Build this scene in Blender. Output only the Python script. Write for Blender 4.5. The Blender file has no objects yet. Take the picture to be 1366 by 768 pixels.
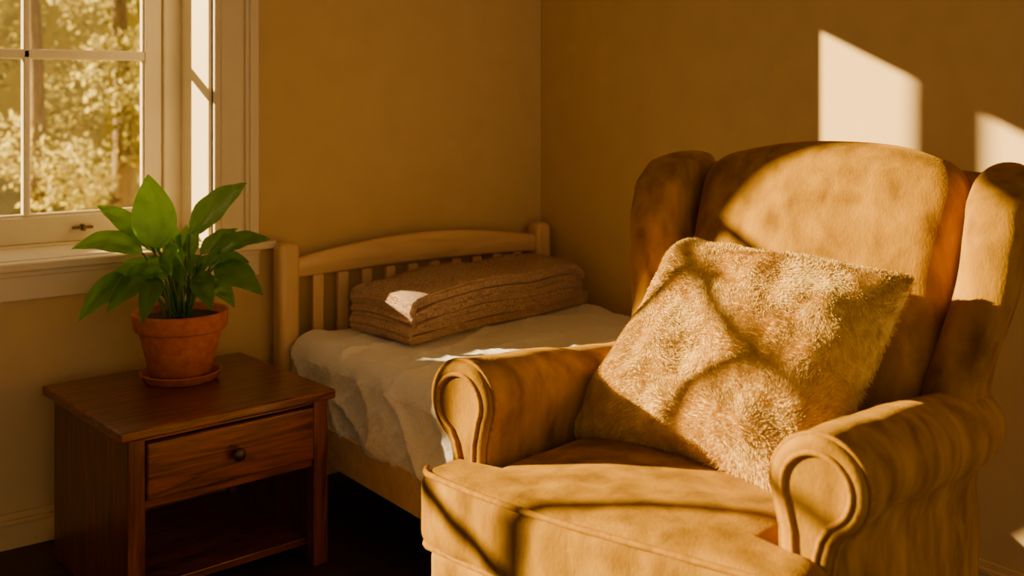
import bpy, bmesh, math, random
from mathutils import Vector, Matrix, noise
random.seed(7)
S=bpy.context.scene
pi=math.pi

# ---------------------------------------------------------------- materials
def newmat(name):
    m=bpy.data.materials.new(name); m.use_nodes=True
    nt=m.node_tree; b=nt.nodes['Principled BSDF']
    return m,nt,b
def sock(b,*names):
    for n in names:
        if n in b.inputs: return b.inputs[n]
def mat_noise(name,c1,c2,scale=(5,5,5),nscale=4,detail=6,rough=.6,bump=.1,bscale=60,spec=.5,sheen=0,sheencol=None,bdist=.004,distort=0,coat=0,ramp=(.3,.7),brough=.6):
    m,nt,b=newmat(name); N=nt.nodes; L=nt.links
    tc=N.new('ShaderNodeTexCoord'); mp=N.new('ShaderNodeMapping'); mp.inputs['Scale'].default_value=scale
    L.new(tc.outputs['Object'],mp.inputs['Vector'])
    n=N.new('ShaderNodeTexNoise'); n.inputs['Scale'].default_value=nscale; n.inputs['Detail'].default_value=detail
    n.inputs['Distortion'].default_value=distort
    L.new(mp.outputs[0],n.inputs['Vector'])
    r=N.new('ShaderNodeValToRGB'); r.color_ramp.elements[0].position=ramp[0]; r.color_ramp.elements[1].position=ramp[1]
    r.color_ramp.elements[0].color=(*c1,1); r.color_ramp.elements[1].color=(*c2,1)
    L.new(n.outputs['Fac'],r.inputs['Fac']); L.new(r.outputs[0],b.inputs['Base Color'])
    b.inputs['Roughness'].default_value=rough
    sock(b,'Specular IOR Level').default_value=spec
    if sheen:
        sock(b,'Sheen Weight').default_value=sheen
        sock(b,'Sheen Roughness').default_value=.35
        if sheencol: sock(b,'Sheen Tint').default_value=(*sheencol,1)
    if coat:
        sock(b,'Coat Weight').default_value=coat; sock(b,'Coat Roughness').default_value=.15
    if bump:
        n2=N.new('ShaderNodeTexNoise'); n2.inputs['Scale'].default_value=bscale; n2.inputs['Detail'].default_value=4; n2.inputs['Roughness'].default_value=brough
        L.new(mp.outputs[0],n2.inputs['Vector'])
        bp=N.new('ShaderNodeBump'); bp.inputs['Strength'].default_value=bump; bp.inputs['Distance'].default_value=bdist
        L.new(n2.outputs['Fac'],bp.inputs['Height']); L.new(bp.outputs[0],b.inputs['Normal'])
    return m

M={}
M['wall']=mat_noise('wall_paint',(.60,.43,.205),(.64,.465,.225),nscale=2,rough=.75,bump=.25,bscale=180,bdist=.001,spec=.3)
M['trim']=mat_noise('cream_trim_paint',(.76,.66,.45),(.80,.70,.48),nscale=3,rough=.45,bump=.1,bscale=80,bdist=.001)
M['floor']=mat_noise('dark_floorboards',(.022,.010,.005),(.05,.022,.010),scale=(1,12,1),nscale=3,rough=.5,bump=.2,bscale=20)
M['ceil']=mat_noise('ceiling_paint',(.6,.5,.33),(.63,.53,.35),nscale=2,rough=.8,bump=.05)
M['velvet']=mat_noise('mustard_velvet',(.150,.068,.0004),(.47,.246,.002),scale=(1,1,.5),nscale=17,detail=12,rough=.8,bump=.8,bscale=170,bdist=.0015,spec=.05,sheen=.22,sheencol=(1,.56,.06),distort=.25,ramp=(.26,.74))
M['piping']=mat_noise('velvet_piping',(.26,.12,.001),(.40,.20,.002),nscale=20,rough=.8,bump=.1,sheen=.1,sheencol=(1,.5,.05),spec=.06)
M['fur']=mat_noise('plush_fur',(.64,.43,.095),(.88,.65,.20),nscale=7,rough=.9,bump=.4,bscale=120,bdist=.003,spec=.05,sheen=.2,sheencol=(1,.80,.3))
M['redwood']=mat_noise('varnished_cherry_wood',(.035,.009,.003),(.235,.060,.015),scale=(1.1,13,13),nscale=3.0,detail=9,rough=.30,bump=.2,bscale=25,spec=.5,distort=2.0,bdist=.002,coat=.3)
M['redwood_v']=mat_noise('varnished_cherry_upright',(.035,.009,.003),(.19,.048,.012),scale=(13,13,1.1),nscale=3.0,detail=9,rough=.35,bump=.2,bscale=25,spec=.5,distort=2.0,bdist=.002,coat=.2)
M['darkwood']=mat_noise('dark_turned_wood',(.02,.009,.005),(.04,.017,.008),nscale=6,rough=.35,bump=.05)
M['pine']=mat_noise('pale_pine',(.64,.42,.22),(.80,.56,.32),scale=(1.2,8,8),nscale=3,rough=.5,bump=.1,bscale=20,distort=.8,bdist=.002)
M['pine_v']=mat_noise('pale_pine_upright',(.64,.42,.22),(.80,.56,.32),scale=(8,8,1.2),nscale=3,rough=.5,bump=.1,bscale=20,distort=.8,bdist=.002)
M['linen']=mat_noise('white_linen',(.89,.87,.85),(.93,.91,.89),nscale=5,rough=.85,bump=.4,bscale=15,bdist=.012,spec=.2,sheen=.2)
M['terracotta']=mat_noise('terracotta',(.36,.10,.038),(.52,.17,.07),nscale=8,rough=.8,bump=.25,bscale=50,bdist=.002,spec=.25)
M['soil']=mat_noise('potting_soil',(.02,.011,.006),(.06,.035,.02),nscale=40,rough=1,bump=1,bscale=70,bdist=.01)
M['bark']=mat_noise('bark',(.20,.13,.05),(.40,.27,.11),scale=(4,4,1),nscale=4,rough=.9,bump=1,bscale=12,bdist=.03)
M['grass']=mat_noise('autumn_grass',(.20,.16,.03),(.38,.30,.06),nscale=3,rough=1,bump=.5,bscale=30)
M['metal']=mat_noise('aged_brass',(.16,.10,.04),(.24,.16,.07),nscale=30,rough=.4,bump=.05)
M['metal'].node_tree.nodes['Principled BSDF'].inputs['Metallic'].default_value=.9
M['wool']=mat_noise('brown_wool_fleece',(.30,.17,.10),(.76,.52,.36),nscale=48,detail=5,rough=.95,bump=.8,bscale=85,bdist=.005,spec=.1,sheen=.3,ramp=(.32,.68))

def leaf_mat(name,c1,c2,trans,rough,tw,nscale=8):
    m,nt,b=newmat(name); N=nt.nodes; L=nt.links
    tc=N.new('ShaderNodeTexCoord'); n=N.new('ShaderNodeTexNoise'); n.inputs['Scale'].default_value=nscale
    L.new(tc.outputs['Object'],n.inputs['Vector'])
    r=N.new('ShaderNodeValToRGB'); r.color_ramp.elements[0].position=.35; r.color_ramp.elements[1].position=.65
    r.color_ramp.elements[0].color=(*c1,1); r.color_ramp.elements[1].color=(*c2,1)
    L.new(n.outputs['Fac'],r.inputs['Fac']); L.new(r.outputs[0],b.inputs['Base Color'])
    b.inputs['Roughness'].default_value=rough
    t=N.new('ShaderNodeBsdfTranslucent'); t.inputs['Color'].default_value=(*trans,1)
    mx=N.new('ShaderNodeMixShader'); mx.inputs[0].default_value=tw
    out=N['Material Output']
    L.new(b.outputs[0],mx.inputs[1]); L.new(t.outputs[0],mx.inputs[2]); L.new(mx.outputs[0],out.inputs['Surface'])
    return m
M['leaf']=leaf_mat('glossy_green_leaf',(.020,.080,.007),(.060,.19,.014),(.40,.80,.03),.20,.42)
M['stem']=leaf_mat('green_stem',(.06,.16,.02),(.10,.24,.04),(.3,.5,.05),.4,.2)
M['gold']=leaf_mat('autumn_leaves',(.45,.36,.035),(.82,.70,.16),(.85,.76,.14),.6,.5,nscale=1.5)
M['gold2']=leaf_mat('autumn_leaves_deep',(.16,.15,.02),(.44,.37,.06),(.55,.46,.06),.7,.4,nscale=1.2)
def glass_mat():
    m,nt,b=newmat('window_glass'); N=nt.nodes; L=nt.links
    t=N.new('ShaderNodeBsdfTransparent'); t.inputs[0].default_value=(.98,.97,.94,1)
    g=N.new('ShaderNodeBsdfGlossy'); g.inputs['Roughness'].default_value=.03
    mx=N.new('ShaderNodeMixShader'); mx.inputs[0].default_value=.035
    L.new(t.outputs[0],mx.inputs[1]); L.new(g.outputs[0],mx.inputs[2])
    L.new(mx.outputs[0],N['Material Output'].inputs['Surface']); return m
M['glass']=glass_mat()

# ---------------------------------------------------------------- helpers
def link(o,parent=None):
    S.collection.objects.link(o)
    if parent: o.parent=parent
    return o
def empty(name,loc=(0,0,0),rz=0):
    e=bpy.data.objects.new(name,None); e.location=loc; e.rotation_euler=(0,0,rz); e.empty_display_size=.1
    S.collection.objects.link(e); return e
def mesh(name,verts,faces,mat,parent=None,smooth=True,fix=True):
    me=bpy.data.meshes.new(name); me.from_pydata([tuple(v) for v in verts],[],faces); me.update()
    if fix:
        bm=bmesh.new(); bm.from_mesh(me); bmesh.ops.remove_doubles(bm,verts=bm.verts,dist=1e-5)
        bmesh.ops.recalc_face_normals(bm,faces=bm.faces); bm.to_mesh(me); bm.free()
    me.polygons.foreach_set('use_smooth',[smooth]*len(me.polygons))
    me.materials.append(M[mat]); o=bpy.data.objects.new(name,me); return link(o,parent)
def boxes(name,lst,mat,parent=None,bevel=.003,seg=2):
    V=[];F=[]
    for (a,b,c,d,e,f) in lst:
        i=len(V); V+=[(a,c,e),(b,c,e),(b,d,e),(a,d,e),(a,c,f),(b,c,f),(b,d,f),(a,d,f)]
        F+=[[i+q for q in fc] for fc in ((3,2,1,0),(4,5,6,7),(0,1,5,4),(1,2,6,5),(2,3,7,6),(3,0,4,7))]
    me=bpy.data.meshes.new(name); me.from_pydata(V,[],F); me.update(); me.materials.append(M[mat])
    o=bpy.data.objects.new(name,me); link(o,parent)
    if bevel:
        m=o.modifiers.new('bevel','BEVEL'); m.width=bevel; m.segments=seg; m.limit_method='ANGLE'
    return o
def axis_samples(h,r,n):
    a=[-h+r*k/4 for k in range(4)]
    inner=h-r
    mid=[-inner+2*inner*k/n for k in range(n+1)]
    return a+mid+[-q for q in reversed(a)]
def rbox(name,size,r,n,mat,parent=None,deform=None,loc=(0,0,0)):
    hx,hy,hz=[s/2 for s in size]; r=min(r,hx*.98,hy*.98,hz*.98)
    X=axis_samples(hx,r,n[0]);Y=axis_samples(hy,r,n[1]);Z=axis_samples(hz,r,n[2])
    V=[];F=[]
    def grid(A,B,fn):
        base=len(V)
        for a in A:
            for b in B: V.append(Vector(fn(a,b)))
        nb=len(B)
        for i in range(len(A)-1):
            for j in range(nb-1):
                k=base+i*nb+j; F.append([k,k+1,k+nb+1,k+nb])
    for s in (-1,1):
        grid(X,Y,lambda a,b:(a,b,s*hz)); grid(X,Z,lambda a,b:(a,s*hy,b)); grid(Y,Z,lambda a,b:(s*hx,a,b))
    out=[]
    for p in V:
        q=Vector((max(-hx+r,min(hx-r,p.x)),max(-hy+r,min(hy-r,p.y)),max(-hz+r,min(hz-r,p.z))))
        d=p-q
        if d.length>1e-9: p=q+d.normalized()*r
        u=Vector((p.x/hx,p.y/hy,p.z/hz))
        if deform: p=Vector(deform(p.copy(),u))
        out.append(p+Vector(loc))
    return mesh(name,out,F,mat,parent)
def loft(name,secs,mat,parent=None,cap0=True,cap1=True,closed=True):
    V=[];F=[];n=len(secs[0])
    for s in secs: V+=s
    for i in range(len(secs)-1):
        for j in range(n if closed else n-1):
            k=(j+1)%n; F.append([i*n+j,i*n+k,(i+1)*n+k,(i+1)*n+j])
    if cap0: F.append(list(range(n-1,-1,-1)))
    if cap1: F.append([(len(secs)-1)*n+j for j in range(n)])
    return mesh(name,V,F,mat,parent)
def tube(name,pts,rad,mat,parent=None,cyclic=False,radii=None):
    c=bpy.data.curves.new(name,'CURVE'); c.dimensions='3D'; c.bevel_depth=rad; c.bevel_resolution=3
    sp=c.splines.new('POLY'); sp.points.add(len(pts)-1)
    for i,p in enumerate(pts):
        sp.points[i].co=(*p,1)
        if radii: sp.points[i].radius=radii[i]
    sp.use_cyclic_u=cyclic; c.materials.append(M[mat]); c.use_fill_caps=True
    for s in c.splines: s.use_smooth=True
    o=bpy.data.objects.new(name,c); return link(o,parent)
def lathe(name,prof,mat,parent=None,loc=(0,0,0),n=48):
    secs=[]
    for (r,z) in prof: secs.append([Vector((loc[0]+r*math.cos(2*pi*k/n),loc[1]+r*math.sin(2*pi*k/n),loc[2]+z)) for k in range(n)])
    return loft(name,secs,mat,parent,cap0=True,cap1=True)
def lerp(a,b,t): return a+(b-a)*t
def cl(x,a=0,b=1): return max(a,min(b,x))
def sstep(a,b,x):
    t=cl((x-a)/(b-a)); return t*t*(3-2*t)
def interp(tab,x):
    if x<=tab[0][0]: return tab[0][1]
    for (a,b),(c,d) in zip(tab,tab[1:]):
        if x<=c:
            t=(x-a)/(c-a); t=t*t*(3-2*t); return b+(d-b)*t
    return tab[-1][1]
def hairs(V,F,p,nr,ln,w,f1,f2,a1,a2,rnd,down):
    c=noise.noise_vector(p*f1)*a1+noise.noise_vector(p*f2+Vector((3,1,2)))*a2
    d=(nr*.7+c+Vector((random.uniform(-rnd,rnd),random.uniform(-rnd,rnd)-down,random.uniform(-rnd,rnd))))
    dn=d.dot(nr)
    if dn<.25: d+=nr*(.25-dn)
    d.normalize()
    s=d.cross(Vector((random.gauss(0,1),random.gauss(0,1),random.gauss(0,1)))).normalized()*w
    m=p+d*ln*.55; t=p+d*ln*.85+(c*.3-nr*.15)*ln*.4
    i=len(V); V.extend((p-s,p+s,m+s*.8,m-s*.8,t)); F.append((i,i+1,i+2,i+3)); F.append((i+3,i+2,i+4))

# ---------------------------------------------------------------- camera
cam_d=bpy.data.cameras.new('camera'); cam=bpy.data.objects.new('camera',cam_d); S.collection.objects.link(cam)
cam.location=(-2.604,-3.2725,1.28); cam.rotation_euler=(pi/2,0,math.radians(-37))
cam_d.sensor_width=36; cam_d.lens=1450*36/1366; cam_d.shift_y=-(384-120)/1366
cam_d.dof.use_dof=True; cam_d.dof.focus_distance=2.5; cam_d.dof.aperture_fstop=3.2
cam_d.clip_start=.05
S.camera=cam

# ---------------------------------------------------------------- room
WT=.33; HC=2.65; XL=-4.6; YS=-5.0
A1=-1.31; PW=.3575; NCOL=7; ZS,ZH=.78,2.25
A0=-1.4355-PW*NCOL-.1255
boxes('wall_north',[(XL-.2,A0,0,WT,0,HC),(A1,.2,0,WT,0,HC),(A0,A1,0,WT,0,ZS),(A0,A1,0,WT,ZH,HC)],'wall',bevel=0)
boxes('wall_east',[(0,.2,YS,0,0,HC)],'wall',bevel=0)
boxes('wall_west',[(XL-.2,XL,YS,0,0,HC)],'wall',bevel=0)
boxes('floor',[(XL-.2,.2,YS,WT,-.1,0)],'floor',bevel=0)
boxes('ceiling',[(XL-.2,.2,YS,WT,HC,HC+.1)],'ceil',bevel=0)
boxes('baseboard_north',[(XL,0,-.016,-.0005,0,.070),(XL,0,-.022,-.0005,.068,.082),(XL,0,-.011,-.0005,.080,.098)],'wall',bevel=.003)
boxes('baseboard_east',[(-.016,-.0005,YS,-.02,0,.070),(-.022,-.0005,YS,-.02,.068,.082),(-.011,-.0005,YS,-.02,.080,.098)],'wall',bevel=.003)

def window(name,x0,x1):
    e=empty(name,((x0+x1)/2,0,ZS)); ox,oz=(x0+x1)/2,ZS
    def b(nm,l,mat='trim',bev=.003):
        return boxes(nm,[(a-ox,c-ox,y0,y1,z0-oz,z1-oz) for (a,c,y0,y1,z0,z1) in l],mat,e,bev)
    YF=.235
    b('jamb',[(x0,x0+.012,0,WT,ZS,ZH),(x1-.012,x1,0,WT,ZS,ZH),(x0,x1,0,WT,ZH-.012,ZH)])
    b('frame',[(x0,x0+.069,YF,YF+.075,ZS,ZH),(x1-.069,x1,YF,YF+.075,ZS,ZH),(x0,x1,YF,YF+.075,ZH-.045,ZH),(x0,x1,YF-.0,WT,ZS,ZS+.03)],bev=.004)
    s0,s1=x0+.069,x1-.069; st=.0565; zb,zt=ZS+.03,ZH-.045
    gb=.893; g=.022
    b('sash',[(s0,s0+st,YF+.015,YF+.055,zb,zt),(s1-st,s1,YF+.015,YF+.055,zb,zt),(s0,s1,YF+.015,YF+.055,zb,gb),(s0,s1,YF+.015,YF+.055,zt-.02,zt)],bev=.005)
    b('muntins',[(s1-st-PW*k-g/2,s1-st-PW*k+g/2,YF+.02,YF+.05,gb,1.80) for k in range(1,NCOL)]+[(s0,s1,YF+.02,YF+.05,1.375,1.405),(s0,s1,YF+.022,YF+.048,1.79,1.815)],bev=.005)
    b('glazing_bead',[(s0+st,s1-st,YF+.024,YF+.046,gb,gb+.008),(s0+st,s0+st+.007,YF+.024,YF+.046,gb,zt-.03),(s1-st-.007,s1-st,YF+.024,YF+.046,gb,zt-.03)],bev=.002)
    b('glass',[(s0+st,s1-st,YF+.034,YF+.037,gb,zt-.02)],'glass',0)
    xc=x1-.4825
    b('sash_lift',[(xc+.13,xc+.19,YF-.004,YF+.016,.848,.856),(xc+.155,xc+.165,YF-.012,YF+.016,.842,.862)],'metal',.002)
    b('inner_sill',[(x0+.012,x1-.012,0,YF,ZS,ZS+.022)],bev=.003)
    return e
window('window_1',A0,A1)
def casing(name,l): return boxes(name,l,'trim',None,.004)
for nm,(i,o) in {'trim_1':(A1,-1.168),'trim_2':(A0,A0-.142)}.items():
    sg=1 if o>i else -1
    def r(a,b): return (min(a,b),max(a,b))
    L=[]
    for a,b,t in ((0,.142,.014),(.0,.016,.020),(.022,.030,.018),(.10,.142,.026),(.112,.142,.034)):
        x=r(i+sg*a,i+sg*b); L.append((x[0],x[1],-t,-.0005,.80,2.39))
    casing(nm,L)
casing('trim_3',[(A0,A1,-.0155,-.0006,ZH,2.391),(A0-.142,-1.168,-.035,-.0006,2.36,2.395)])
boxes('trim_4',[(A0-.19,-1.115,-.052,-.0005,.775,.80),(A0,A1,-.0005,.235,.7795,.801)],'trim',None,.006,3)
boxes('trim_5',[(A0-.15,-1.16,-.018,-.0005,.690,.775),(A0-.15,-1.16,-.026,-.0005,.757,.775)],'trim',None,.004)

# ---------------------------------------------------------------- outside
boxes('lawn_ground',[(-30,30,WT+.02,40,-.6,-.5)],'grass',bevel=0)
def leaf_cloud(name,mat,blobs,n,size,parent=None,inner=.3):
    V=[];F=[]
    for k in range(n):
        c,r=random.choice(blobs)
        while True:
            d=Vector((random.uniform(-1,1),random.uniform(-1,1),random.uniform(-1,1)))
            if inner<d.length<1: break
        p=Vector(c)+Vector((d.x*r[0],d.y*r[1],d.z*r[2]))
        if p.z<.05: p.z=.05+random.random()*.3
        s=size*random.uniform(.6,1.3)
        a=Vector((random.gauss(0,1),random.gauss(0,1),random.gauss(0,1))).normalized()
        b=a.orthogonal().normalized(); b=Matrix.Rotation(random.random()*6.28,3,a)@b
        i=len(V); c2=a*s*.5; b2=b*s
        V+=[p-b2,p+c2,p+b2,p-c2]; F.append([i,i+1,i+2,i+3])
    return mesh(name,V,F,mat,parent,smooth=False,fix=False)
def tree(name,x,y,h,r,blobs,n,mat,size):
    e=empty(name,(x,y,-.5))
    pts=[Vector((.1*math.sin(z*1.3)*(z/h),.08*math.sin(z)*(z/h),z)) for z in [h*k/12 for k in range(13)]]
    tube('trunk',pts,r,'bark',e,radii=[1.25-.75*k/12 for k in range(13)])
    for k in range(6):
        a=k*2.4; z=h*(.55+.07*k)
        tube('branch_%d'%k,[Vector((0,0,z)),Vector((.5*math.cos(a),.5*math.sin(a),z+.35)),Vector((1.1*math.cos(a),1.1*math.sin(a),z+.9))],r*.35,'bark',e,radii=[1,.7,.3])
    leaf_cloud('foliage',mat,blobs,n,size,e); return e
def rb(cx,cz,rr,k,low,high):
    return [((random.uniform(-cx,cx),random.uniform(-1.2,.2),random.uniform(low,high)),(rr*random.uniform(.6,1.1),)*3) for _ in range(k)]
tree('maple_tree',.9,11.5,6,.09,rb(2.2,0,.70,13,.4,5.5),4600,'gold',.055)
tree('maple_tree.001',2.6,13.5,7,.12,rb(2.4,0,.9,15,.3,6),3800,'gold2',.08)
tree('maple_tree.002',-1.9,14.5,6.5,.12,rb(2.2,0,.8,13,.6,5.5),3200,'gold2',.08)
tree('birch_tree',4.6,16.5,7.5,.12,rb(2.6,0,1.1,16,.3,7),3200,'gold',.09)
tree('birch_tree.001',1.2,17.5,8,.12,rb(3.2,0,1.0,14,2,7.5),2600,'gold2',.10)
# unseen forked tree, added to cut gaps into the window light
e=empty('young_tree',(-3.875,2.1,-.5))
tube('trunk',[Vector((0,0,z*.35)) for z in range(0,15)],.080,'bark',e,radii=[1.0]*11+[.9,.8,.6,.4])
tube('forked_limb',[Vector(p) for p in ((0,0,2.3),(-.05,0,2.45),(-.20,0,2.65),(-.33,0,2.82),(-.375,0,3.0),(-.377,0,3.3),(-.377,0,3.8),(-.36,.02,4.3),(-.33,.05,4.9))],.094,'bark',e,radii=[.7,.75,.8,.9,1.0,1.0,1.0,.8,.5])  # limb added to shade the left of the chair back
for k in range(5):
    a=k*2.5; tube('branch_%d'%k,[Vector((0,0,4.1+.1*k)),Vector((.4*math.cos(a),.4*math.sin(a),4.5+.1*k)),Vector((.8*math.cos(a),.8*math.sin(a),5+.1*k))],.03,'bark',e)
leaf_cloud('foliage','gold',[((0,0,5.6),(1.2,1.2,.8))],500,.07,e)
leaf_cloud('leaf_cluster','gold',[((-.19,0,3.02),(.13,.16,.32)),((-.19,0,2.85),(.12,.16,.22))],900,.05,e,inner=0)  # leaves added between the stems to block low sun on the east wall
e=empty('garden_shrub',(-4.30,2.35,-.5))  # unseen shrub, added to keep direct sun off the duvet
for k in range(7):
    a=k*.9; tube('stem_%d'%k,[Vector((0,0,0)),Vector((.08*math.cos(a),.08*math.sin(a),1.0)),Vector((.18*math.cos(a),.18*math.sin(a),2.3))],.014,'bark',e,radii=[1,.8,.4])
leaf_cloud('foliage','gold2',[((0,0,.7),(.28,.28,.5)),((.02,0,1.5),(.28,.28,.5)),((0,0,2.2),(.25,.25,.35)),((0,0,2.3),(.22,.22,.25))],2200,.05,e,inner=0)
rbox('garden_hedge',(24,1.6,4.0),.5,(60,6,14),'gold2',None,lambda p,u:p+noise.noise_vector(p*.9)*.45+noise.noise_vector(p*3)*.15,loc=(2,22,1.4))

# ---------------------------------------------------------------- nightstand
ns=empty('nightstand',(-1.5225,-.374,0),math.radians(4))
w,dp,zt=.293,.279,.47
boxes('tabletop',[(-w-.006,w,-dp,dp,zt-.026,zt)],'redwood',ns,.006,3)
boxes('side_left',[(-w+.02,-w+.045,-dp+.02,dp-.02,0,zt-.0262)],'redwood_v',ns,.003)
boxes('side_right',[(w-.045,w-.02,-dp+.02,dp-.02,0,zt-.0262)],'redwood_v',ns,.003)
boxes('leg_front',[(-w+.018,-w+.062,-dp+.012,-dp+.05,0,zt-.0263),(w-.062,w-.018,-dp+.012,-dp+.05,0,zt-.0263)],'redwood_v',ns,.004)
boxes('leg_back',[(-w+.021,-w+.06,dp-.06,dp-.021,0,zt-.0263),(w-.06,w-.021,dp-.06,dp-.021,0,zt-.0263)],'redwood_v',ns,.004)
boxes('back_panel',[(-w+.03,w-.03,dp-.035,dp-.022,.10,zt-.027)],'redwood',ns,.001)
boxes('rail',[(-w+.06,w-.06,-dp+.024,-dp+.045,.268,.288),(-w+.06,w-.06,-dp+.024,-dp+.045,.432,.4438)],'redwood',ns,.002)
boxes('shelf',[(-w+.04,w-.04,-dp+.06,dp-.03,.045,.065),(-w+.04,w-.04,-dp+.05,dp-.03,.272,.284)],'redwood',ns,.003)
boxes('drawer_front',[(-w+.064,w-.064,-dp+.008,-dp+.03,.291,.430)],'redwood',ns,.005,3)
kp=[(.0,0),(.007,0),(.007,.010),(.010,.014),(.0165,.019),(.0175,.025),(.014,.030),(.006,.032),(.0005,.0325)]
n=24; secs=[[Vector((r*math.cos(2*pi*k/n),-dp+.008-z,.36+r*math.sin(2*pi*k/n))) for k in range(n)] for (r,z) in kp[1:]]
loft('drawer_knob',secs,'darkwood',ns)

# ---------------------------------------------------------------- potted plant
pp=empty('potted_peace_lily',(-1.511,-.277,.4705))
lathe('saucer',[(.085,0),(.098,.002),(.108,.022),(.111,.024),(.108,.026),(.101,.020),(.09,.010),(.02,.008)],'terracotta',pp)
lathe('pot',[(.075,.0101),(.082,.012),(.112,.135),(.113,.142),(.124,.143),(.127,.147),(.131,.187),(.129,.192),(.124,.193),(.120,.188),(.114,.165),(.02,.163)],'terracotta',pp)
lathe('soil',[(.117,.168),(.113,.172),(.06,.176),(.01,.178)],'soil',pp)
R=Vector((.7986,-.6018,0)); T=Vector((-.6018,-.7986,0)); U=Vector((0,0,1))
def P(r,t,u): return R*r+T*t+U*(u+.185)
def leaf(i,tip,base,w,t=0.0,tb=0.0,bulge=.04):
    w*=1.30
    p2=P(tip[0],t,tip[1]); p0=P(base[0],tb,base[1]); root=P(base[0]*.18+random.uniform(-.02,.02),tb*.3+random.uniform(-.02,.02),-.012)
    mid=(p0+p2)/2+U*bulge
    m2=(root+p0)/2+Vector((p0.x-root.x,p0.y-root.y,0))*-.18+U*.01
    st=[(1-s)**2*root+2*s*(1-s)*m2+s*s*p0 for s in [k/8 for k in range(9)]]
    tube('stem_%d'%i,st,.0032,'stem',pp)
    n=16; V=[];F=[]; m=6
    for k in range(n+1):
        s=k/n
        c=(1-s)**2*p0+2*s*(1-s)*mid+s*s*p2
        tg=((1-s)*(mid-p0)+s*(p2-mid)).normalized()
        hint=(T*.75+U*.65+R*(.25 if tip[0]<0 else -.25)).normalized()
        side=tg.cross(hint)
        if side.length<.1: side=tg.cross(U)
        side.normalize(); nrm=side.cross(tg).normalized()
        ww=w*.5*(math.sin(pi*min(1,s**.72))**.85 if 0<s<1 else 0.02)
        for j in range(m+1):
            q=(j/m-.5)*2
            V.append(c+side*q*ww+nrm*(abs(q)*ww*.42-.25*ww*q*q+.0025*math.sin(s*17+q*3)))
    for k in range(n):
        for j in range(m):
            a=k*(m+1)+j; F.append([a,a+1,a+m+2,a+m+1])
    mesh('leaf_%d'%i,V,F,'leaf',pp,fix=False)
LV=[((-.085,.390),(-.055,.185),.094,.02,.03,.0),
((.190,.365),(.03,.225),.086,.02,.02,.015),
((-.235,.30),(-.09,.20),.05,.0,.0,.02),
((-.285,.185),(-.10,.17),.055,.05,.02,.055),
((-.24,-.0),(-.12,.105),.058,.12,.06,.045),
((.245,.06),(.10,.13),.058,.06,.03,.035),
((.245,.20),(.08,.165),.050,-.03,.0,.035),
((.20,.145),(.07,.14),.045,.03,.0,.02),
((.12,.03),(.06,.115),.052,.12,.05,.03),
((-.16,.025),(-.08,.10),.045,.13,.06,.03),
((-.055,.0),(-.045,.11),.046,.16,.06,.035),
((-.01,.215),(-.015,.11),.05,.05,.03,.0),
((.05,.25),(.02,.15),.045,.0,.0,.0),
((.02,.19),(.02,.08),.040,.09,.05,.01),
((-.12,.12),(-.05,.10),.045,.10,.04,.03),
((-.16,.235),(-.06,.17),.045,-.05,.0,.02),
((.14,.225),(.05,.16),.045,-.08,-.02,.02),
((-.05,.26),(-.03,.15),.045,-.06,-.02,.0),
((.10,.10),(.04,.10),.040,.10,.04,.03),
((.16,.02),(.08,.09),.045,.03,.02,.04),
((-.19,.10),(-.09,.12),.040,-.02,.0,.04),
((.0,.24),(-.01,.15),.04,-.06,-.02,.0),
((.13,.16),(.05,.12),.04,.07,.03,.02),
((-.20,.065),(-.09,.13),.040,.08,.04,.035),
((.20,.10),(.09,.14),.04,-.04,-.01,.03),
((.07,.17),(.03,.11),.04,.06,.03,.01),
((-.07,.17),(-.03,.10),.045,.07,.04,.01)]
for i,l in enumerate(LV): leaf(i,*l)
for i in range(10):
    a=random.random()*6.28; tube('sprig_%d'%i,[Vector((.02*math.cos(a),.02*math.sin(a),.17)),Vector((.05*math.cos(a),.05*math.sin(a),.26)),Vector((.09*math.cos(a),.09*math.sin(a),.33))],.0028,'stem',pp)

# ---------------------------------------------------------------- bed
bed=empty('wooden_bed',(0,0,0))
BX0,BX1,BY0,BY1=-1.125,-.035,-.105,-1.23
ps=.06
def post(nm,cx,cy,h,s=ps):
    n=28; prof=[(0,.97),(.003,1),(h-.03,1),(h-.012,.93),(h-.003,.72),(h,.3)]
    secs=[]
    for z,f in prof:
        ring=[]
        for k in range(n):
            a=2*pi*k/n; c,s_=math.cos(a),math.sin(a); q=1/(abs(c)**5+abs(s_)**5)**.2
            ring.append(Vector((cx+s/2*f*q*c,cy+s/2*f*q*s_,z)))
        secs.append(ring)
    loft(nm,secs,'pine_v',bed)
post('post_head_left',BX0+.03,BY0+.03,.795,.068); post('post_head_right',BX1-.03,BY0+.03,.785,.066)
post('post_foot_left',BX0+.03,BY1+.03,.42); post('post_foot_right',BX1-.03,BY1+.03,.42)
xa,xb=BX0+.05,BX1-.05
secs=[]
for k in range(33):
    s=k/32; x=lerp(xa,xb,s); top=.738+.050*math.sin(pi*s)**.9; bot=.680+.012*math.sin(pi*s)
    y0,y1=BY0+.015,BY0+.043; r=.006
    secs.append([Vector((x,y0,bot+r)),Vector((x,y0+r,bot)),Vector((x,y1-r,bot)),Vector((x,y1,bot+r)),Vector((x,y1,top-r)),Vector((x,y1-r,top)),Vector((x,y0+r,top)),Vector((x,y0,top-r))])
loft('headboard_rail',secs,'pine',bed)
sl=[]
ns_=10
for k in range(ns_):
    x=lerp(xa,xb,(k+1)/(ns_+1)); sl.append((x-.019,x+.019,BY0+.020,BY0+.038,.36,.684))
boxes('headboard_slats',sl,'pine_v',bed,.004)
boxes('headboard_lower_rail',[(xa,xb,BY0+.015,BY0+.043,.25,.37)],'pine',bed,.004)
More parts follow.
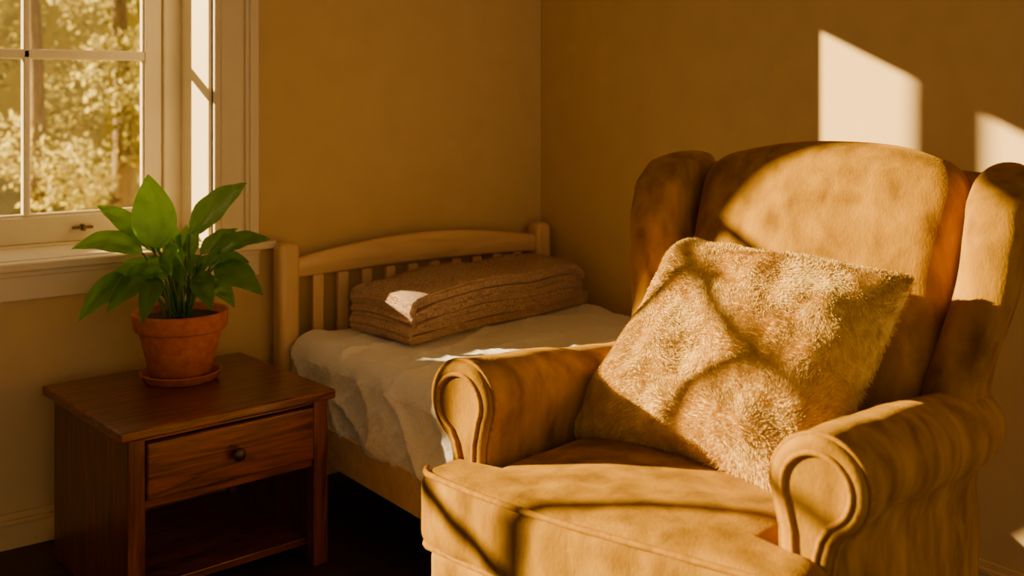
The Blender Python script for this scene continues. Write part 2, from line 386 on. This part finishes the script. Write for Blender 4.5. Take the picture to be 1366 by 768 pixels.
boxes('side_rail_left',[(BX0,BX0+.025,BY1+.05,BY0+.01,.185,.295)],'pine',bed,.005,3)
boxes('side_rail_right',[(BX1-.03,BX1-.005,BY1+.05,BY0+.01,.185,.295)],'pine',bed,.005)
boxes('foot_rail',[(xa,xb,BY1+.015,BY1+.043,.185,.295)],'pine',bed,.005)
boxes('slat_base',[(xa-.01,xb+.01,BY1+.08+.11*k,BY1+.08+.11*k+.08,.232,.248) for k in range(9)],'pine',bed,.003)
mx0,mx1,my0,my1=BX0+.004,BX1+.004,BY0-.004,BY1+.045
def ridg(v): return 1-abs(noise.noise(v))*2
def duvet(p,u):
    n1=noise.noise(Vector((p.x*3.2,p.y*3.2,p.z*2+3)))
    if u.z>.5:
        w=sstep(.5,.95,u.z)
        p.z+=w*(.007*n1+.008*max(0,ridg(Vector((p.x*4+p.y*2,p.y*7-p.x*2,1.7))))**3+.005*max(0,ridg(Vector((p.x*10,p.y*9,5))))**4)
    side=sstep(.86,1,abs(u.x))
    fold=noise.noise(Vector((p.y*8+p.z*4,p.z*2.2,2.2)))*.014+max(0,ridg(Vector((p.y*5-p.z*6,p.z*3,8))))**3*.014+max(0,ridg(Vector((p.y*12+p.z*9,p.z*6,3))))**4*.008
    if u.x<0:
        p.x-=side*(fold*.9+.004)*(1 if u.z<.7 else .5)
        if u.z<-.6: p.z-=.014*noise.noise(Vector((p.y*5,0,4)))
        p.x-= side*.014*sstep(.4,-1,u.z)
    return p
rbox('duvet_covered_mattress',(mx1-mx0-.02,my0-my1,.262),.05,(90,120,34),'linen',bed,duvet,loc=((mx0+mx1)/2+.01,(my0+my1)/2,.250+.131))

# folded wool blanket : several soft folded layers, folds at the left end
bl=empty('folded_wool_blanket',(-.515,-.294,.527),math.radians(10))
def stadium(h,L,ph):
    s=2*(L-h); arc=pi*h; tot=2*s+2*arc; d=(ph%1)*tot
    if d<s/2: return (-d,-h)
    d-=s/2
    if d<arc: a=d/arc*pi; return (-(L-h)-h*math.sin(a),-h*math.cos(a))
    d-=arc
    if d<s: return (-(L-h)+d,h)
    d-=s
    if d<arc: a=d/arc*pi; return ((L-h)+h*math.sin(a),h*math.cos(a))
    d-=arc
    return ((L-h)-d,-h)
BV=[];BF=[]
def fold(nm,hm,LM,turns,z0,th,xo,seed,hd=.135,nh=9000):
    path=[]; steps=int(90*turns)
    h0=th*.5 if turns>1 else hm
    for k in range(steps+1):
        t=k/steps
        h=h0+(hm-h0)*t; L=LM-(hm-h)*1.05
        path.append(stadium(h,L,t*turns+.25))
    NY=44; V=[];F=[]
    for i,(x,z) in enumerate(path):
        for j in range(NY+1):
            y=-hd+2*hd*j/NY
            d=noise.noise_vector(Vector((x*4,y*5,z*6+seed)))
            wz=noise.noise(Vector((x*4,y*5,z*5+9)))   # layers undulate together
            edge=.010*noise.noise(Vector((i*.03,0,2+x*3+seed)))
            f=(z+z0)/.15
            sag=-.026*abs(x/LM)**3*f-.016*(abs(y)/hd)**3*f
            plump=1+.30*sstep(-.25,-.38,x)
            V.append(Vector((x+xo+.012*d.x,y+edge*(1 if j in(0,NY) else .6)+.004*d.y,z*plump+z0+.015*wz*min(1,f*2)+sag)))
    for i in range(len(path)-1):
        for j in range(NY):
            a=i*(NY+1)+j; F.append([a,a+1,a+NY+2,a+NY+1])
    for k in range(nh):
        i=random.randint(max(0,steps-90),steps-1)
        j=random.randint(0,NY-1)
        if random.random()<.3: j=0; i=random.randint(0,steps-1)
        a=i*(NY+1)+j; p0,p1,p2=V[a],V[a+1],V[a+NY+1]
        nr=(p1-p0).cross(p2-p0)
        if nr.length<1e-12: continue
        nr.normalize()
        ax=Vector((cl(p0.x-xo,-(LM-hm),(LM-hm))+xo,p0.y,z0))
        if nr.dot(p0-ax)<0: nr=-nr
        p=p0+(p1-p0)*random.random()+(p2-p0)*random.random()
        if j==0 and random.random()<.7:
            p=p0+(p2-p0)*random.random()+nr*th*random.uniform(-.45,.45); nr=Vector((0,-1,0))
        else: p=p+nr*th*.48
        hairs(BV,BF,p,nr,random.uniform(.004,.009),.0008,12,60,.7,.8,.4,0)
    ob=mesh(nm,V,F,'wool',bl,fix=False)
    m=ob.modifiers.new('t','SOLIDIFY'); m.thickness=th; m.offset=0
    m=ob.modifiers.new('b','BEVEL'); m.width=.010; m.segments=3; m.limit_method='ANGLE'
fold('bottom_fold',.0145,.420,1,.028,.0235,.006,1,.142,10000)
fold('middle_fold',.0145,.400,1,.076,.0235,-.004,4,.139,10000)
fold('top_roll',.028,.405,1.7,.134,.022,-.012,9,.142,20000)
mesh('fleece_nap',BV,BF,'wool',bl,fix=False)

# ---------------------------------------------------------------- armchair
CH=(-1.332,-1.884,0)
ch=empty('wingback_armchair',CH,math.radians(-76))
def armsec(side,y,inset=0.0):
    dz=-.075*sstep(0,.75,y)
    sx=-.006
    c=(.368+sx,.676+dz); r=.079
    pts=[]
    pts.append((.300,.13)); 
    for k in range(1,9): pts.append((.300+.004*math.sin(k/8*pi),lerp(.13,.600+dz,k/8)))
    for k in range(0,25):
        a=math.radians(205-(205+62)*k/24); pts.append((c[0]+r*math.cos(a),c[1]+r*math.sin(a)))
    nz=.570+dz
    pts.append((.397+sx,.592+dz)); pts.append((.391+sx,nz)); 
    for k in range(0,9): pts.append((.388+sx+.004*math.sin(k/8*pi),lerp(nz-.02,.13,k/8)))
    if inset:
        n=len(pts); out=[]
        for i in range(n):
            a=Vector(pts[i-1]);b=Vector(pts[i]);c2=Vector(pts[(i+1)%n])
            t=((b-a).normalized()+(c2-b).normalized())
            if t.length<1e-6: t=b-a
            t.normalize(); nn=Vector((t.y,-t.x))
            out.append((b.x+nn.x*inset,b.y+nn.y*inset))
        pts=out
    return [Vector((side*x,y,z)) for x,z in pts]
for side,nm in ((-1,'left'),(1,'right')):
    secs=[armsec(side,-.002,.022),armsec(side,-.004,.014),armsec(side,0.0,.006),armsec(side,.006,.001)]
    for k in range(0,46):
        y=.014+.73*k/45
        s=armsec(side,y)
        s=[v+noise.noise_vector(v*7)*.008+noise.noise_vector(v*22)*.0015+Vector((side,0,1))*.0026*math.sin(math.atan2(v.z-.67,side*v.x-.362)*16)*max(0,1-y*11)*(1 if v.z>.6 else 0) for v in s]
        secs.append(s)
    loft('arm_'+nm,secs,'velvet',ch)
    w=[v+Vector((0,-.002,0)) for v in armsec(side,-.002,.024)][5:-4]
    tube('arm_piping_'+nm,w,.0048,'piping',ch)
    w=[v+Vector((0,0,0)) for v in armsec(side,.012,-.001)][5:-4]
    tube('arm_edge_piping_'+nm,w,.0042,'piping',ch)
def back_y(z):
    t=cl((z-.45)/.7); return .655+.245*t**1.15
def backdef(p,u):
    z=p.z+.785
    uu=1-u.x**2
    z+= .045*uu*sstep(.2,1,u.z)-.01*abs(u.x)**3*sstep(.3,1,u.z)
    y=p.y+back_y(z)
    if u.y<0: y-=.045*uu*(1-abs(u.z)**3)
    x=p.x*(1+.04*sstep(-.5,1,u.z))+.022
    q=noise.noise_vector(Vector((x*5,y*5,z*5)))*.008
    return (x+q.x,y+q.y,z+q.z)
rbox('back_cushion',(.600,.15,.66),.062,(26,3,34),'velvet',ch,backdef)
def wingdef(side):
    def f(p,u):
        z=p.z+.845
        vv=cl((z-.58)/.54)
        yf=interp([(.56,.56),(.66,.62),(.78,.655),(.96,.665),(1.04,.69),(1.09,.74),(1.12,.82)],z)
        yb=back_y(z)+.075
        t=(u.y+1)/2
        y=lerp(yf,yb,t)
        cx=side*((.332 if side<0 else .350)+(.020 if side<0 else .050)*sstep(0,.8,vv)+(.014 if side<0 else .028)*(1-t)*sstep(.1,.6,vv))
        top=sstep(.75,1,u.z)
        z+= .012*math.sin(pi*t)*top
        x=cx+p.x*(1+.25*(1-t)*sstep(.1,.5,vv))
        q=noise.noise_vector(Vector((x*6,y*6,z*6)))*.006
        return (x+q.x,y+q.y,z+q.z)
    return f
for side,nm in ((-1,'left'),(1,'right')):
    rbox('wing_'+nm,(.098,.26,.54),.046,(3,14,30),'velvet',ch,wingdef(side))
def outer(p,u):
    z=p.z+.61
    y=p.y+back_y(z)+.085
    x=p.x*(1+.10*sstep(.0,1,u.z))+.01; z+=.02*(1-u.x**2)*sstep(.3,1,u.z)
    return (x,y,z)
rbox('outer_back',(.72,.07,.96),.03,(16,2,24),'velvet',ch,outer)
rbox('seat_base',(.60,.66,.26),.02,(8,8,4),'velvet',ch,None,loc=(0,.33,.295))
def fr(p,u): 
    p.y-=.02*(1-u.x**2) if u.y<0 else 0
    return p
rbox('front_rail',(.775,.07,.26),.022,(24,3,8),'velvet',ch,fr,loc=(0,-.030,.285))
def cush(p,u):
    y=p.y+.275
    k=sstep(.012,-.006,y)
    hw=lerp(.288,.392,k)
    x=p.x/.3*hw
    front=sstep(-.6,-1,u.y)
    y-=.030*(1-(x/.4)**2)*front
    z=p.z+.494-.03*cl(y/.6)
    crown=(1-u.x**2)*(1-abs(u.y)**2.5)
    z+=.022*crown*(1 if u.z>0 else -.1)
    q=noise.noise_vector(Vector((x*4,y*4,z*4)))*.010
    rp=.0025*math.sin(x*55+2*math.sin(y*9))*front
    return (x+q.x*.6,y+q.y*.6-rp,z+q.z*.6+.002*noise.noise(Vector((x*16,y*16,1))))
rbox('seat_cushion',(.60,.74,.150),.034,(44,74,6),'velvet',ch,cush)
def cushpipe(zoff):
    pts=[]
    N=60
    for k in range(N+1):
        u=-1+2*k/N; x=u*.386; y=-.095-.030*(1-(x/.4)**2)
        e=max(0,abs(u)-.93)/.07; y+=.022*e**2
        q=noise.noise_vector(Vector((x*4,y*4,(zoff)*4)))*.010
        pts.append(Vector((x+q.x*.6,y+.009+q.y*.6,zoff+q.z*.6+.0)))
    return pts
tube('cushion_piping_top',cushpipe(.562),.0058,'piping',ch)
tube('cushion_piping_bottom',cushpipe(.430),.0058,'piping',ch)
for i,(x,y) in enumerate(((-.34,.0),(.34,.0),(-.34,.70),(.34,.70))):
    lathe('leg_%d'%(i+1),[(.016,0),(.019,.004),(.030,.15),(.034,.172)],'darkwood',ch,loc=(x,y,0),n=20)

# ---------------------------------------------------------------- fur pillow
cw=Matrix.Translation(Vector(CH))@Matrix.Rotation(math.radians(-76),4,'Z')
bc=Vector((-.030,.270,.548)); tc_=Vector((.028,.625,.905))
yax=(tc_-bc).normalized(); xax=Vector((1,.02,.13)); xax=(xax-yax*xax.dot(yax)).normalized(); zax=xax.cross(yax)
ctr=(bc+tc_)/2
Mx=Matrix((( xax.x,yax.x,zax.x,ctr.x),(xax.y,yax.y,zax.y,ctr.y),(xax.z,yax.z,zax.z,ctr.z),(0,0,0,1)))
pillow=empty('plush_fur_pillow'); pillow.matrix_world=cw@Mx
n=60; HW=.280;HH=.264
def psurf(u,v,sgn):
    x=u*HW*(1-.085*(1-v*v)*abs(u)**3); y=v*HH*(1-.085*(1-u*u)*abs(v)**3)
    prof=max(0,(1-u**4)*(1-v**4))
    z=.124*prof**.5+(noise.noise(Vector((u*2.2,v*2.2,sgn*3)))*.024+noise.noise(Vector((u*6,v*5,sgn*5)))*.008)*prof**.4
    return Vector((x,y,sgn*z))
V=[];F=[]
for sgn in (1,-1):
    base=len(V)
    for i in range(n+1):
        for j in range(n+1):
            V.append(psurf(math.sin(pi/2*(-1+2*i/n)),math.sin(pi/2*(-1+2*j/n)),sgn))
    for i in range(n):
        for j in range(n):
            a=base+i*(n+1)+j; F.append([a,a+1,a+n+2,a+n+1])
mesh('cushion',V,F,'fur',pillow)
V=[];F=[]
for k in range(110000):
    sgn=1 if random.random()<.88 else -1
    u=random.uniform(-1,1); v=random.uniform(-1,1)
    ln=random.uniform(.006,.013)
    if random.random()<.13:
        if random.random()<.5: u=math.copysign(1-random.random()**2*.08,u)
        else: v=math.copysign(1-random.random()**2*.08,v)
        ln*=1.35
    p=psurf(u,v,sgn); e=.01
    a=psurf(min(1,u+e),v,sgn)-psurf(max(-1,u-e),v,sgn); b=psurf(u,min(1,v+e),sgn)-psurf(u,max(-1,v-e),sgn)
    nr=a.cross(b)*sgn
    if nr.length<1e-9: continue
    nr.normalize()
    hairs(V,F,p,nr,ln,.00055,6,20,1.4,.5,.12,.15)
mesh('fur_pile',V,F,'fur',pillow,fix=False)

# ---------------------------------------------------------------- light
sd=bpy.data.lights.new('sun','SUN'); sd.energy=29; sd.color=(1,.73,.35); sd.angle=math.radians(.6)
so=bpy.data.objects.new('sun',sd); S.collection.objects.link(so); so.location=(-8,8,5)
so.rotation_euler=Vector((.714,-.70,-.326)).to_track_quat('-Z','Y').to_euler()
w=bpy.data.worlds.new('world'); S.world=w; w.use_nodes=True; N=w.node_tree.nodes; L=w.node_tree.links
bg=N['Background']; tc=N.new('ShaderNodeTexCoord'); sp=N.new('ShaderNodeSeparateXYZ'); L.new(tc.outputs['Generated'],sp.inputs[0])
r=N.new('ShaderNodeValToRGB'); r.color_ramp.elements[0].position=.0; r.color_ramp.elements[0].color=(1,.69,.38,1)
r.color_ramp.elements[1].position=.7; r.color_ramp.elements[1].color=(.90,.72,.50,1)
L.new(sp.outputs['Z'],r.inputs['Fac']); L.new(r.outputs[0],bg.inputs['Color']); bg.inputs['Strength'].default_value=.95
